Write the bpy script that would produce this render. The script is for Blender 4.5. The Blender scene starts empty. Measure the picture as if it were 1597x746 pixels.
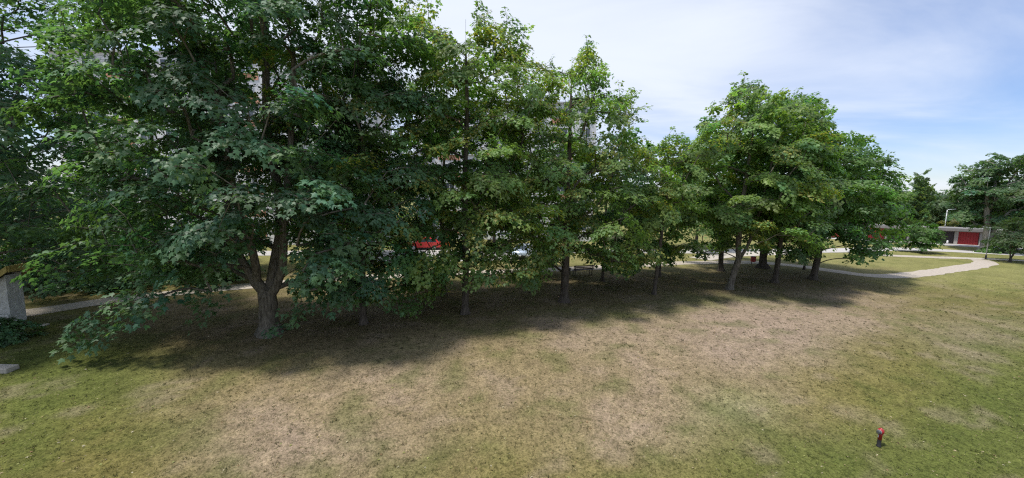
import bpy, bmesh, math
import numpy as np
from mathutils import Matrix, Vector

scene = bpy.context.scene
COL = scene.collection
R = math.radians

# ------------------------------------------------------------------ camera
F, CX, CY = 600.0, 798.5, 373.0
CAM_H, PITCH, ROLL = 7.0, 6.5, 1.05
cam_d = bpy.data.cameras.new('camera')
cam = bpy.data.objects.new('camera', cam_d); COL.objects.link(cam)
cam_d.sensor_width = 36.0; cam_d.lens = 36.0 * F / 1597.0
cam_d.clip_start = 0.1; cam_d.clip_end = 6000
CAM_R = Matrix.Rotation(R(90 - PITCH), 3, 'X') @ Matrix.Rotation(R(ROLL), 3, 'Z')
cam.matrix_world = Matrix.Translation((0, 0, CAM_H)) @ CAM_R.to_4x4()
scene.camera = cam
# ------------------------------------------------------------------ sun + sky
SUN_EL, SUN_AZ = 66.0, -114.0          # azimuth clockwise from +Y (camera looks +Y): sun stands to the left, a little beyond
sd = Vector((math.sin(R(SUN_AZ)) * math.cos(R(SUN_EL)), math.cos(R(SUN_AZ)) * math.cos(R(SUN_EL)), math.sin(R(SUN_EL))))
sun_d = bpy.data.lights.new('sun', 'SUN'); sun = bpy.data.objects.new('sun', sun_d); COL.objects.link(sun)
sun_d.energy = 2.35; sun_d.angle = R(6.0); sun_d.color = (1.0, 0.955, 0.88)
sun.rotation_euler = sd.to_track_quat('Z', 'Y').to_euler(); sun.location = (0, 0, 40)
world = bpy.data.worlds.new('World'); scene.world = world; world.use_nodes = True
wn = world.node_tree.nodes; wl = world.node_tree.links; wn.clear()
sky = wn.new('ShaderNodeTexSky'); sky.sky_type = 'NISHITA'; sky.sun_disc = False
sky.sun_elevation = R(SUN_EL); sky.sun_rotation = R(SUN_AZ)
sky.air_density = 1.0; sky.dust_density = 0.6; sky.ozone_density = 1.5
tc = wn.new('ShaderNodeTexCoord'); sep = wn.new('ShaderNodeSeparateXYZ'); wl.new(tc.outputs['Generated'], sep.inputs[0])
def wmath(op, a, b=None, clamp=False):
    n = wn.new('ShaderNodeMath'); n.operation = op; n.use_clamp = clamp
    for k, v in enumerate((a, b)):
        if v is None: continue
        if isinstance(v, (int, float)): n.inputs[k].default_value = v
        else: wl.new(v, n.inputs[k])
    return n.outputs[0]
zc = wmath('ADD', wmath('MAXIMUM', sep.outputs[2], 0.0), 0.16)
cmb = wn.new('ShaderNodeCombineXYZ')
wl.new(wmath('DIVIDE', sep.outputs[0], zc), cmb.inputs[0]); wl.new(wmath('DIVIDE', sep.outputs[1], zc), cmb.inputs[1])
mp = wn.new('ShaderNodeMapping'); mp.inputs['Rotation'].default_value = (0, 0, R(28)); mp.inputs['Scale'].default_value = (0.55, 1.25, 1)
mp.inputs['Location'].default_value = (8.47, 14.41, 0.0)
wl.new(cmb.outputs[0], mp.inputs[0])
nz = wn.new('ShaderNodeTexNoise'); nz.inputs['Scale'].default_value = 1.0; nz.inputs['Detail'].default_value = 8; nz.inputs['Roughness'].default_value = 0.55
nz.inputs['Distortion'].default_value = 0.6
wl.new(mp.outputs[0], nz.inputs['Vector'])
mp2 = wn.new('ShaderNodeMapping'); mp2.inputs['Scale'].default_value = (0.22, 0.35, 1); mp2.inputs['Location'].default_value = (15.27, 23.71, 0)
wl.new(cmb.outputs[0], mp2.inputs[0])
nz2 = wn.new('ShaderNodeTexNoise'); nz2.inputs['Scale'].default_value = 1.0; nz2.inputs['Detail'].default_value = 3
wl.new(mp2.outputs[0], nz2.inputs['Vector'])
cov = wmath('ADD', wmath('MULTIPLY', nz.outputs[0], 0.75), wmath('MULTIPLY', nz2.outputs[0], 0.85))
cr = wn.new('ShaderNodeMapRange'); cr.interpolation_type = 'SMOOTHSTEP'
cr.inputs['From Min'].default_value = 0.55; cr.inputs['From Max'].default_value = 1.04
cr.inputs['To Min'].default_value = 0.18; cr.inputs['To Max'].default_value = 0.95
wl.new(cov, cr.inputs['Value'])
mixc = wn.new('ShaderNodeMixRGB'); mixc.inputs[2].default_value = (2.82, 3.02, 3.42, 1)
hs = wn.new('ShaderNodeHueSaturation'); hs.inputs['Saturation'].default_value = 1.25; hs.inputs['Value'].default_value = 0.44
ht = wn.new('ShaderNodeMixRGB'); ht.blend_type = 'MULTIPLY'; ht.inputs[0].default_value = 1; ht.inputs[2].default_value = (0.97, 0.97, 1.12, 1); wl.new(sky.outputs[0], ht.inputs[1]); wl.new(ht.outputs[0], hs.inputs['Color'])
wl.new(cr.outputs[0], mixc.inputs[0]); wl.new(hs.outputs[0], mixc.inputs[1])
bg = wn.new('ShaderNodeBackground'); bg.inputs[1].default_value = 0.15
wl.new(mixc.outputs[0], bg.inputs[0])
wo = wn.new('ShaderNodeOutputWorld'); wl.new(bg.outputs[0], wo.inputs[0])
# ------------------------------------------------------------------ exposure
vs = scene.view_settings
vs.view_transform = 'Standard'; vs.look = 'None'; vs.gamma = 1.0; vs.exposure = 1.1; vs.use_curve_mapping = False
scene.render.engine = 'CYCLES'
scene.cycles.max_bounces = 9; scene.cycles.diffuse_bounces = 5; scene.cycles.glossy_bounces = 2
scene.cycles.transmission_bounces = 6; scene.cycles.transparent_max_bounces = 6; scene.cycles.use_denoising = False; scene.cycles.filter_width = 1.2
scene.cycles.sample_clamp_indirect = 6

# ------------------------------------------------------------------ helpers: projection and terrain
def smooth(a, b, x):
    t = np.clip((np.asarray(x, float) - a) / (b - a), 0, 1); return t * t * (3 - 2 * t)
def ground_z(x, y):
    x = np.asarray(x, float); y = np.asarray(y, float)
    return -1.0 * smooth(20, 7, y - 0.12 * x) + 0.25 * smooth(30, 60, x) * smooth(10, 25, y) * 0
CRn = np.array(CAM_R)
def ray(px, py):
    d = CRn @ np.array([(px - CX) / F, -(py - CY) / F, -1.0]); return d
def P(px, py, z=0.0):
    """photo pixel -> point of the ground it shows (z metres above the ground)"""
    d = ray(px, py); g = 0.0
    for _ in range(12):
        t = (g + z - CAM_H) / d[2]; p = d * t; g = float(ground_z(p[0], p[1]))
    return np.array([p[0], p[1], g + z])
def project(p):
    q = (np.asarray(p, float) - np.array([0, 0, CAM_H])) @ CRn
    w = np.maximum(-q[..., 2], 1e-3)
    return CX + F * q[..., 0] / w, CY - F * q[..., 1] / w, w

def vnoise(x, y, seed=0):
    x = np.asarray(x, float); y = np.asarray(y, float)
    xi = np.floor(x).astype(np.int64); yi = np.floor(y).astype(np.int64)
    fx = x - xi; fy = y - yi; fx = fx * fx * (3 - 2 * fx); fy = fy * fy * (3 - 2 * fy)
    def h(a, b):
        n = (a * 374761393 + b * 668265263 + seed * 974634777) & 0x7fffffff
        n = ((n ^ (n >> 13)) * 1274126177) & 0x7fffffff
        return ((n ^ (n >> 16)) & 0xffff) / 65535.0
    return (h(xi, yi) * (1 - fx) + h(xi + 1, yi) * fx) * (1 - fy) + (h(xi, yi + 1) * (1 - fx) + h(xi + 1, yi + 1) * fx) * fy
def fbm(x, y, o=4, seed=0):
    s = 0; a = 1; t = 0
    for k in range(o):
        s = s + a * vnoise(x * 2 ** k, y * 2 ** k, seed + k); t += a; a *= 0.5
    return s / t

# ------------------------------------------------------------------ helpers: materials
def new_mat(name):
    m = bpy.data.materials.new(name); m.use_nodes = True; n = m.node_tree.nodes; n.clear()
    o = n.new('ShaderNodeOutputMaterial'); b = n.new('ShaderNodeBsdfPrincipled'); m.node_tree.links.new(b.outputs[0], o.inputs[0])
    return m, n, m.node_tree.links, b, o
MATS = {}
def mat(name, col, rough=0.6, metal=0.0, var=0.15, scale=8.0, bump=0.0, spec=0.4, coat=0.0):
    if name in MATS: return MATS[name]
    m, n, l, b, o = new_mat(name)
    tcn = n.new('ShaderNodeTexCoord')
    z = n.new('ShaderNodeTexNoise'); z.inputs['Scale'].default_value = scale; z.inputs['Detail'].default_value = 6
    l.new(tcn.outputs['Object'], z.inputs['Vector'])
    r = n.new('ShaderNodeMapRange'); r.inputs['From Min'].default_value = 0.25; r.inputs['From Max'].default_value = 0.75
    r.inputs['To Min'].default_value = 1 - var; r.inputs['To Max'].default_value = 1 + var; l.new(z.outputs[0], r.inputs[0])
    mx = n.new('ShaderNodeVectorMath'); mx.operation = 'SCALE'; mx.inputs[0].default_value = col
    l.new(r.outputs[0], mx.inputs['Scale']); l.new(mx.outputs[0], b.inputs['Base Color'])
    b.inputs['Roughness'].default_value = rough; b.inputs['Metallic'].default_value = metal
    b.inputs['Specular IOR Level'].default_value = spec; b.inputs['Coat Weight'].default_value = coat
    if bump:
        bp = n.new('ShaderNodeBump'); bp.inputs['Strength'].default_value = 0.6; bp.inputs['Distance'].default_value = bump
        l.new(z.outputs[0], bp.inputs['Height']); l.new(bp.outputs[0], b.inputs['Normal'])
    MATS[name] = m; return m
def leaf_mat(name, translucency=0.47, rough=0.5, spec=0.4):
    m, n, l, b, o = new_mat(name)
    a = n.new('ShaderNodeAttribute'); a.attribute_name = 'tint'
    l.new(a.outputs['Color'], b.inputs['Base Color'])
    b.inputs['Roughness'].default_value = rough; b.inputs['Specular IOR Level'].default_value = spec
    t = n.new('ShaderNodeBsdfTranslucent')
    br = n.new('ShaderNodeMixRGB'); br.blend_type = 'MULTIPLY'; br.inputs[0].default_value = 1; br.inputs[2].default_value = (1.9, 2.0, 0.8, 1)
    l.new(a.outputs['Color'], br.inputs[1]); l.new(br.outputs[0], t.inputs[0])
    mx = n.new('ShaderNodeMixShader'); mx.inputs[0].default_value = translucency
    l.new(b.outputs[0], mx.inputs[1]); l.new(t.outputs[0], mx.inputs[2]); l.new(mx.outputs[0], o.inputs[0])
    return m
def bark_mat(name, c0, c1, moss=0.0):
    m, n, l, b, o = new_mat(name)
    tcn = n.new('ShaderNodeTexCoord'); mpn = n.new('ShaderNodeMapping'); mpn.inputs['Scale'].default_value = (14, 14, 2.2)
    l.new(tcn.outputs['Object'], mpn.inputs[0])
    z = n.new('ShaderNodeTexNoise'); z.inputs['Scale'].default_value = 1; z.inputs['Detail'].default_value = 9; z.inputs['Roughness'].default_value = 0.65
    l.new(mpn.outputs[0], z.inputs['Vector'])
    r = n.new('ShaderNodeValToRGB'); r.color_ramp.elements[0].position = 0.35; r.color_ramp.elements[0].color = (*c0, 1)
    r.color_ramp.elements[1].position = 0.66; r.color_ramp.elements[1].color = (*c1, 1); l.new(z.outputs[0], r.inputs[0])
    l.new(r.outputs[0], b.inputs['Base Color']); b.inputs['Roughness'].default_value = 0.9; b.inputs['Specular IOR Level'].default_value = 0.2
    bp = n.new('ShaderNodeBump'); bp.inputs['Strength'].default_value = 0.8; bp.inputs['Distance'].default_value = 0.03
    l.new(z.outputs[0], bp.inputs['Height']); l.new(bp.outputs[0], b.inputs['Normal'])
    return m

# ------------------------------------------------------------------ helpers: objects
def tag(o, label=None, cat=None, group=None, kind=None):
    if label: o['label'] = label
    if cat: o['category'] = cat
    if group: o['group'] = group
    if kind: o['kind'] = kind
    return o
def link(o, parent=None):
    COL.objects.link(o)
    if parent is not None: o.parent = parent
    return o
def empty(name, loc, rz=0.0):
    o = bpy.data.objects.new(name, None); o.location = loc; o.rotation_euler = (0, 0, rz); o.empty_display_size = 0.2
    return link(o)
def np_mesh(name, verts, faces, tint=None, smooth_shade=False):
    """faces: (n,k) int array, all k-gons"""
    me = bpy.data.meshes.new(name); verts = np.ascontiguousarray(verts, np.float32); faces = np.ascontiguousarray(faces, np.int32)
    nf, k = faces.shape
    me.vertices.add(len(verts)); me.vertices.foreach_set('co', verts.ravel())
    me.loops.add(nf * k); me.loops.foreach_set('vertex_index', faces.ravel())
    me.polygons.add(nf); me.polygons.foreach_set('loop_start', np.arange(0, nf * k, k, dtype=np.int32))
    if smooth_shade: me.polygons.foreach_set('use_smooth', np.ones(nf, bool))
    if tint is not None:
        a = me.attributes.new('tint', 'FLOAT_COLOR', 'POINT')
        c = np.ones((len(verts), 4), np.float32); c[:, :3] = tint; a.data.foreach_set('color', c.ravel())
    me.update(calc_edges=True); return me
def obj(name, me, m, parent=None):
    if m is not None: me.materials.append(m)
    return link(bpy.data.objects.new(name, me), parent)
class MB:
    """collects shaped solids into one mesh"""
    def __init__(s): s.bm = bmesh.new()
    def box(s, c, d, bev=0.0, rz=0.0, rx=0.0, ry=0.0, top=None):
        r = bmesh.ops.create_cube(s.bm, size=1.0); vs_ = r['verts']
        for v in vs_:
            v.co = Vector((v.co.x * d[0], v.co.y * d[1], v.co.z * d[2]))
            if top and v.co.z > 0: v.co.x *= top[0]; v.co.y *= top[1]
        if bev:
            es = list({e for v in vs_ for e in v.link_edges})
            rb = bmesh.ops.bevel(s.bm, geom=es, offset=bev, segments=2, affect='EDGES', profile=0.5)
            vs_ = list({v for f in rb['faces'] for v in f.verts} | {v for v in vs_ if v.is_valid})
        M = Matrix.Translation(c) @ Matrix.Rotation(rz, 4, 'Z') @ Matrix.Rotation(ry, 4, 'Y') @ Matrix.Rotation(rx, 4, 'X')
        bmesh.ops.transform(s.bm, matrix=M, verts=vs_); return s
    def tube(s, pts, rad, n=10, cap=True):
        pts = [Vector(p) for p in pts]; rads = rad if isinstance(rad, (list, tuple)) else [rad] * len(pts)
        rings = []
        for i, p in enumerate(pts):
            t = (pts[min(i + 1, len(pts) - 1)] - pts[max(i - 1, 0)]).normalized()
            ref = Vector((1, 0, 0)) if abs(t.z) > 0.7 else Vector((0, 0, 1))
            u = t.cross(ref).normalized(); w = t.cross(u)
            rings.append([s.bm.verts.new(p + (u * math.cos(2 * math.pi * k / n) + w * math.sin(2 * math.pi * k / n)) * rads[i]) for k in range(n)])
        for a, b in zip(rings, rings[1:]):
            for k in range(n):
                f = s.bm.faces.new((a[k], a[(k + 1) % n], b[(k + 1) % n], b[k])); f.smooth = True
        if cap: s.bm.faces.new(rings[0][::-1]); s.bm.faces.new(rings[-1])
        return s
    def lathe(s, prof, n=20, c=(0, 0, 0)):
        return s.tube([(c[0], c[1], c[2] + z) for r, z in prof], [max(r, 1e-4) for r, z in prof], n)
    def prism(s, poly, x0, x1, axis='X'):
        def pt(a, b, x): return {'X': (x, a, b), 'Y': (a, x, b), 'Z': (a, b, x)}[axis]
        A = [s.bm.verts.new(pt(a, b, x0)) for a, b in poly]; B = [s.bm.verts.new(pt(a, b, x1)) for a, b in poly]
        n = len(poly); s.bm.faces.new(A); s.bm.faces.new(B[::-1])
        for k in range(n): s.bm.faces.new((A[k], B[k], B[(k + 1) % n], A[(k + 1) % n]))
        return s
    def build(s, name, m, parent=None, smooth_shade=False):
        bmesh.ops.recalc_face_normals(s.bm, faces=s.bm.faces)
        me = bpy.data.meshes.new(name); s.bm.to_mesh(me); s.bm.free()
        return obj(name, me, m, parent)

# ================================================================== GROUND
# colour patches of the lawn: photo position, half sizes in pixels, strength, albedo
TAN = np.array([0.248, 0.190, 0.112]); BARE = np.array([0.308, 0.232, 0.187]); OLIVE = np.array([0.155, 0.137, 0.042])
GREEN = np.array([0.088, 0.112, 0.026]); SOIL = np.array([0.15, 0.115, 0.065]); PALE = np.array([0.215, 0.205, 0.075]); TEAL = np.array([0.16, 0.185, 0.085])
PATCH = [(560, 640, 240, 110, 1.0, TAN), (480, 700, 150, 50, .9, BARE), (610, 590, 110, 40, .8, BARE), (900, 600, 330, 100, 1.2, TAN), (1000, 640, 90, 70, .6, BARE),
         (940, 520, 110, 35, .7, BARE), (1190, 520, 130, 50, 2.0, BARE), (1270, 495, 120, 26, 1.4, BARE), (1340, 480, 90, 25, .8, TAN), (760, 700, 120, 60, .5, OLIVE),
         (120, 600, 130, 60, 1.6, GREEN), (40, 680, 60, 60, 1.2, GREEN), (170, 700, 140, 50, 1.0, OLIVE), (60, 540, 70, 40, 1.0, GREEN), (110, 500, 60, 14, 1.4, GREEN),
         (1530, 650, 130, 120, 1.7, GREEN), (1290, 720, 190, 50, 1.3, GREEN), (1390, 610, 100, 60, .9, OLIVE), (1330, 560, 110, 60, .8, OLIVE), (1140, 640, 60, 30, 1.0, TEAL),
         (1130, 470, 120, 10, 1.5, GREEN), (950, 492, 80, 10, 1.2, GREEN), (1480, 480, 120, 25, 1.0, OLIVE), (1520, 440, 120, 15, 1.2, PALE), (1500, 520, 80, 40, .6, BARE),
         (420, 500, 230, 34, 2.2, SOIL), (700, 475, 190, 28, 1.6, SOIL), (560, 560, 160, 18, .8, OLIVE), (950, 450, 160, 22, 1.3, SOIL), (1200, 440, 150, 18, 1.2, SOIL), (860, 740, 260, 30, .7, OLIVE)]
def lawn_colour(x, y):
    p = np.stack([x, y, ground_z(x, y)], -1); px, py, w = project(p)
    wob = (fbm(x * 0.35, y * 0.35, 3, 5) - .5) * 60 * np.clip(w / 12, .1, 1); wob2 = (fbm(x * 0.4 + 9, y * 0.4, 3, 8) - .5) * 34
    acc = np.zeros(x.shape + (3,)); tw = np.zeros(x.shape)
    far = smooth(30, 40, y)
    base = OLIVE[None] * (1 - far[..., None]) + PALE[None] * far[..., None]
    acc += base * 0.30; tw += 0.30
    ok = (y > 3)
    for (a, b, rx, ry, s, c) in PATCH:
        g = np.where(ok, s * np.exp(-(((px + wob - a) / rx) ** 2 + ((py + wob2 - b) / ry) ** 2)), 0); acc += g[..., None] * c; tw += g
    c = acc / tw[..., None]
    n = fbm(x * 0.9, y * 0.9, 4, 3)[..., None]; n2 = fbm(x * 2.6, y * 2.6, 3, 11)[..., None]
    c = c * (0.78 + 0.44 * n2); c = c + (GREEN * .9 - c) * smooth(.56, .75, n) * .45; c = c + (BARE - c) * smooth(.44, .28, n) * .3 * (1 - far[..., None])
    return c
gx = np.unique(np.concatenate([np.linspace(-900, -70, 26), np.linspace(-70, -24, 40), np.linspace(-24, 26, 130), np.linspace(26, 90, 70), np.linspace(90, 1200, 30)]))
gy = np.unique(np.concatenate([np.linspace(-120, 2, 14), np.linspace(2, 26, 90), np.linspace(26, 75, 60), np.linspace(75, 1500, 34)]))
X, Y = np.meshgrid(gx, gy); Z = ground_z(X, Y)
Z = Z + (fbm(X * .7, Y * .7, 3, 21) - .5) * 0.10 * smooth(21, 17, Y + 0.25 * np.minimum(X, 0) * -1 * 0.6) * smooth(2, 6, Y)
nx, ny = len(gx), len(gy)
idx = np.arange(nx * ny).reshape(ny, nx)
gf = np.stack([idx[:-1, :-1], idx[:-1, 1:], idx[1:, 1:], idx[1:, :-1]], -1).reshape(-1, 4)
gv = np.stack([X, Y, Z], -1).reshape(-1, 3)
gm, n, l, b, o = new_mat('lawn_ground')
at = n.new('ShaderNodeAttribute'); at.attribute_name = 'tint'
tcn = n.new('ShaderNodeTexCoord')
z1 = n.new('ShaderNodeTexNoise'); z1.inputs['Scale'].default_value = 16; z1.inputs['Detail'].default_value = 7; z1.inputs['Roughness'].default_value = 0.7
z2 = n.new('ShaderNodeTexNoise'); z2.inputs['Scale'].default_value = 3.3; z2.inputs['Detail'].default_value = 5
l.new(tcn.outputs['Object'], z1.inputs['Vector']); l.new(tcn.outputs['Object'], z2.inputs['Vector'])
r1 = n.new('ShaderNodeMapRange'); r1.inputs['From Min'].default_value = .3; r1.inputs['From Max'].default_value = .7; r1.inputs['To Min'].default_value = .45; r1.inputs['To Max'].default_value = 1.45
l.new(z1.outputs[0], r1.inputs[0])
r2 = n.new('ShaderNodeMapRange'); r2.inputs['From Min'].default_value = .3; r2.inputs['From Max'].default_value = .7; r2.inputs['To Min'].default_value = .8; r2.inputs['To Max'].default_value = 1.2
l.new(z2.outputs[0], r2.inputs[0])
mm = n.new('ShaderNodeMath'); mm.operation = 'MULTIPLY'; l.new(r1.outputs[0], mm.inputs[0]); l.new(r2.outputs[0], mm.inputs[1])
z3 = n.new('ShaderNodeTexNoise'); z3.inputs['Scale'].default_value = 10; z3.inputs['Detail'].default_value = 4; z3.inputs['Roughness'].default_value = .6
l.new(tcn.outputs['Object'], z3.inputs['Vector'])
r3 = n.new('ShaderNodeMapRange'); r3.inputs['From Min'].default_value = .50; r3.inputs['From Max'].default_value = .64; r3.inputs['To Min'].default_value = 0; r3.inputs['To Max'].default_value = .7; l.new(z3.outputs[0], r3.inputs[0])
tuftc = n.new('ShaderNodeMixRGB'); tuftc.blend_type = 'MULTIPLY'; tuftc.inputs[2].default_value = (.40, .46, .36, 1); l.new(r3.outputs[0], tuftc.inputs[0]); l.new(at.outputs['Color'], tuftc.inputs[1])
sc_ = n.new('ShaderNodeVectorMath'); sc_.operation = 'SCALE'; l.new(tuftc.outputs[0], sc_.inputs[0]); l.new(mm.outputs[0], sc_.inputs['Scale'])
l.new(sc_.outputs[0], b.inputs['Base Color']); b.inputs['Roughness'].default_value = .95; b.inputs['Specular IOR Level'].default_value = .1
bp = n.new('ShaderNodeBump'); bp.inputs['Strength'].default_value = .7; bp.inputs['Distance'].default_value = .05; l.new(z1.outputs[0], bp.inputs['Height']); l.new(bp.outputs[0], b.inputs['Normal'])
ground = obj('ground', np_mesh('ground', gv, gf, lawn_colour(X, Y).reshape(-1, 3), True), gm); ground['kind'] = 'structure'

# ------------------------------------------------------------------ paths and road: strips that follow the ground
def spline(pts, step=0.5):
    pts = np.array(pts, float); out = []
    q = np.vstack([2 * pts[0] - pts[1], pts, 2 * pts[-1] - pts[-2]])
    for i in range(1, len(q) - 2):
        p0, p1, p2, p3 = q[i - 1:i + 3]; k = max(2, int(np.linalg.norm(p2 - p1) / step))
        t = np.linspace(0, 1, k, endpoint=False)[:, None]
        out.append(.5 * (2 * p1 + (p2 - p0) * t + (2 * p0 - 5 * p1 + 4 * p2 - p3) * t ** 2 + (3 * p1 - p0 - 3 * p2 + p3) * t ** 3))
    out.append(pts[-1:]); return np.vstack(out)
def strip(name, pts, width, m, lift, kind='structure', wob=0.22, seed=0):
    c = spline(pts); t = np.gradient(c, axis=0); t /= np.linalg.norm(t, axis=1)[:, None] + 1e-9; nn = np.stack([-t[:, 1], t[:, 0]], 1)
    s = np.concatenate([[0], np.cumsum(np.linalg.norm(np.diff(c, axis=0), axis=1))])
    K = 5; u = np.linspace(-.5, .5, K); V = []
    for k in range(K):
        w = width * u[k] + (wob * (fbm(s * .9 + k * 7, s * 0 + seed, 3, seed) - .5) * 2 if k in (0, K - 1) else 0)
        p = c + nn * (np.asarray(w).reshape(-1, 1) if np.ndim(w) else w)
        V.append(np.column_stack([p, ground_z(p[:, 0], p[:, 1]) + lift]))
    V = np.stack(V, 1); N = len(c); id_ = np.arange(N * K).reshape(N, K)
    f = np.stack([id_[:-1, :-1], id_[1:, :-1], id_[1:, 1:], id_[:-1, 1:]], -1).reshape(-1, 4)
    ob = obj(name, np_mesh(name, V.reshape(-1, 3), f[:, ::-1]), m); ob['kind'] = kind; return ob
asph = mat('old_asphalt', (0.37, 0.325, 0.27), .9, var=.22, scale=5, bump=.01, spec=.2)
grav = mat('gravel_path', (0.42, 0.385, 0.335), .95, var=.2, scale=6, bump=.01, spec=.15)
roadm = mat('road_asphalt', (0.40, 0.38, 0.36), .9, var=.15, scale=2, bump=.01, spec=.2)
px_path = [(-260, 535), (-100, 508), (40, 489), (160, 471), (300, 454), (450, 441), (600, 431), (750, 425), (900, 419), (1050, 411), (1150, 409), (1200, 411), (1250, 416), (1300, 423), (1350, 429.5), (1390, 431),
           (1430, 428), (1480, 421), (1520, 415), (1536, 411), (1530, 406), (1505, 403), (1470, 402), (1430, 400.5), (1395, 399), (1340, 397)]
PATH = [P(*q)[:2] for q in px_path]
strip('footpath', PATH, 1.9, asph, 0.012, seed=3)
strip('side_path', [P(*q)[:2] for q in [(1480, 402), (1530, 403.6), (1597, 407), (1700, 412)]], 1.3, grav, 0.020, seed=4)
ROADP = [(-75, 37), (-40, 41), (-15, 45), (8, 49), (26, 51), (44, 54), (60, 57.5), (75, 52), (95, 44)]
strip('road', ROADP, 3.6, roadm, 0.016, seed=5, wob=.05)
strip('parking_pavement', [P(560, 404)[:2], P(700, 401)[:2], P(860, 398)[:2]], 6.0, roadm, 0.008, seed=6, wob=.05)
strip('access_path', [P(1090, 404)[:2], P(1130, 399)[:2], P(1185, 396)[:2], P(1240, 395)[:2]], 2.6, grav, 0.022, seed=7)
PC = spline(PATH, .5)

# ================================================================== TREES
# outline of the tree row against the sky and its lower leaf edge, read off the photograph
UP = np.array([(-400, -900), (640, -900), (672, -20), (690, 12), (715, 55), (733, 45), (743, 2), (757, 8), (768, 40), (790, 12), (812, 30), (828, 85), (860, 92), (890, 92), (904, 75), (916, 57), (930, 85), (950, 105),
               (985, 135), (1000, 148), (1003, 210), (1020, 222), (1038, 212), (1052, 200), (1066, 206), (1080, 222), (1098, 185), (1112, 160), (1130, 150), (1148, 130), (1160, 114), (1182, 124), (1205, 132), (1220, 142),
               (1245, 138), (1272, 146), (1288, 152), (1297, 200), (1330, 203), (1348, 206), (1364, 226), (1388, 236), (1402, 256), (1424, 262), (1432, 420), (2000, 420)], float)
LOW = np.array([(-400, 470), (0, 412), (42, 418), (62, 455), (110, 452), (205, 440), (335, 436), (385, 430), (445, 430), (452, 470), (480, 480), (540, 475), (580, 468), (610, 490),
                (650, 490), (692, 462), (705, 430), (740, 452), (790, 440), (830, 450), (858, 430), (880, 396), (905, 402), (950, 430), (985, 426), (1002, 412), (1050, 413), (1062, 406), (1110, 400), (1150, 386), (1180, 398),
                (1205, 394), (1232, 404), (1262, 408), (1290, 392), (1318, 398), (1335, 416), (1368, 405), (1392, 388), (1410, 355), (1440, 320), (2000, 320)], float)
# openings in the leaves through which the photograph shows what lies behind: px, py, rx, ry, chance that a clump there is left out
GAPS = [(15, 440, 30, 40, 1), (120, 478, 60, 9, .95), (230, 464, 70, 8, .9), (330, 452, 50, 8, .9), (420, 432, 38, 50, 1), (660, 379, 15, 8, 1), (604, 392, 10, 9, .8), (776, 364, 22, 8, .9), (815, 386, 14, 11, .85), (700, 378, 12, 12, .8), (750, 405, 20, 10, .3), (905, 416, 36, 11, 1), (830, 415, 30, 10, .4),
        (1088, 372, 26, 26, .8), (1160, 390, 24, 14, .9), (1165, 366, 22, 14, .6), (1232, 376, 20, 10, .7), (1300, 380, 14, 7, .7), (1330, 412, 30, 6, .8),
        (292, 300, 9, 9, .6), (328, 296, 11, 10, .7), (250, 325, 16, 8, .5), (190, 232, 14, 8, .6), (228, 70, 14, 40, .5), (225, 225, 12, 20, .6), (30, 48, 26, 16, .8), (610, 190, 14, 12, .8), (330, 20, 20, 14, .6), (490, 30, 20, 18, .5),
        (930, 205, 12, 16, .6), (750, 230, 12, 10, .6), (905, 130, 12, 10, .3)]
LEAF8 = (np.array([(0, 0), (.30, -.04), (.28, .15), (.56, .42), (.21, .47), (0, 1.0), (-.21, .47), (-.56, .42), (-.28, .15), (-.30, -.04)]),
         np.array([(0, k, k + 1) for k in range(1, 9)]))
LEAF4 = (np.array([(0, 0), (.52, .28), (.22, .46), (0, 1.0), (-.22, .46), (-.52, .28)]), np.array([(0, k, k + 1) for k in range(1, 5)]))
LEAF2 = (np.array([(0, 0), (.48, .42), (0, 1.0), (-.48, .42)]), np.array([(0, 1, 2), (0, 2, 3)]))
LODS = {8: LEAF8, 4: LEAF4, 2: LEAF2}
def unit(v): return v / (np.linalg.norm(v, axis=-1, keepdims=True) + 1e-9)
def leaf_geo(pos, nor, tip, size, tint, lod):
    sh, tri = LODS[lod]; k = len(sh)
    nor = unit(nor); tip = unit(tip - nor * (tip * nor).sum(-1, keepdims=True)); side = np.cross(tip, nor)
    fold = -0.22 * np.abs(sh[:, 0]) - 0.16 * sh[:, 1] ** 2
    V = pos[:, None] + size[:, None, None] * (side[:, None] * sh[None, :, :1] + tip[:, None] * sh[None, :, 1:] + nor[:, None] * fold[None, :, None])
    Fc = (np.arange(len(pos)) * k)[:, None, None] + tri[None]
    return V.reshape(-1, 3), Fc.reshape(-1, 3), np.repeat(tint, k, axis=0)
def leaves_mesh(name, pos, nor, tip, size, tint, lod, fine=None):
    if fine is None: return np_mesh(name, *leaf_geo(pos, nor, tip, size, tint, lod))
    a = leaf_geo(pos[fine], nor[fine], tip[fine], size[fine], tint[fine], 8); g = ~fine; b = leaf_geo(pos[g], nor[g], tip[g], size[g], tint[g], lod)
    return np_mesh(name, np.vstack([a[0], b[0]]), np.vstack([a[1], b[1] + len(a[0])]), np.vstack([a[2], b[2]]))

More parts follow.
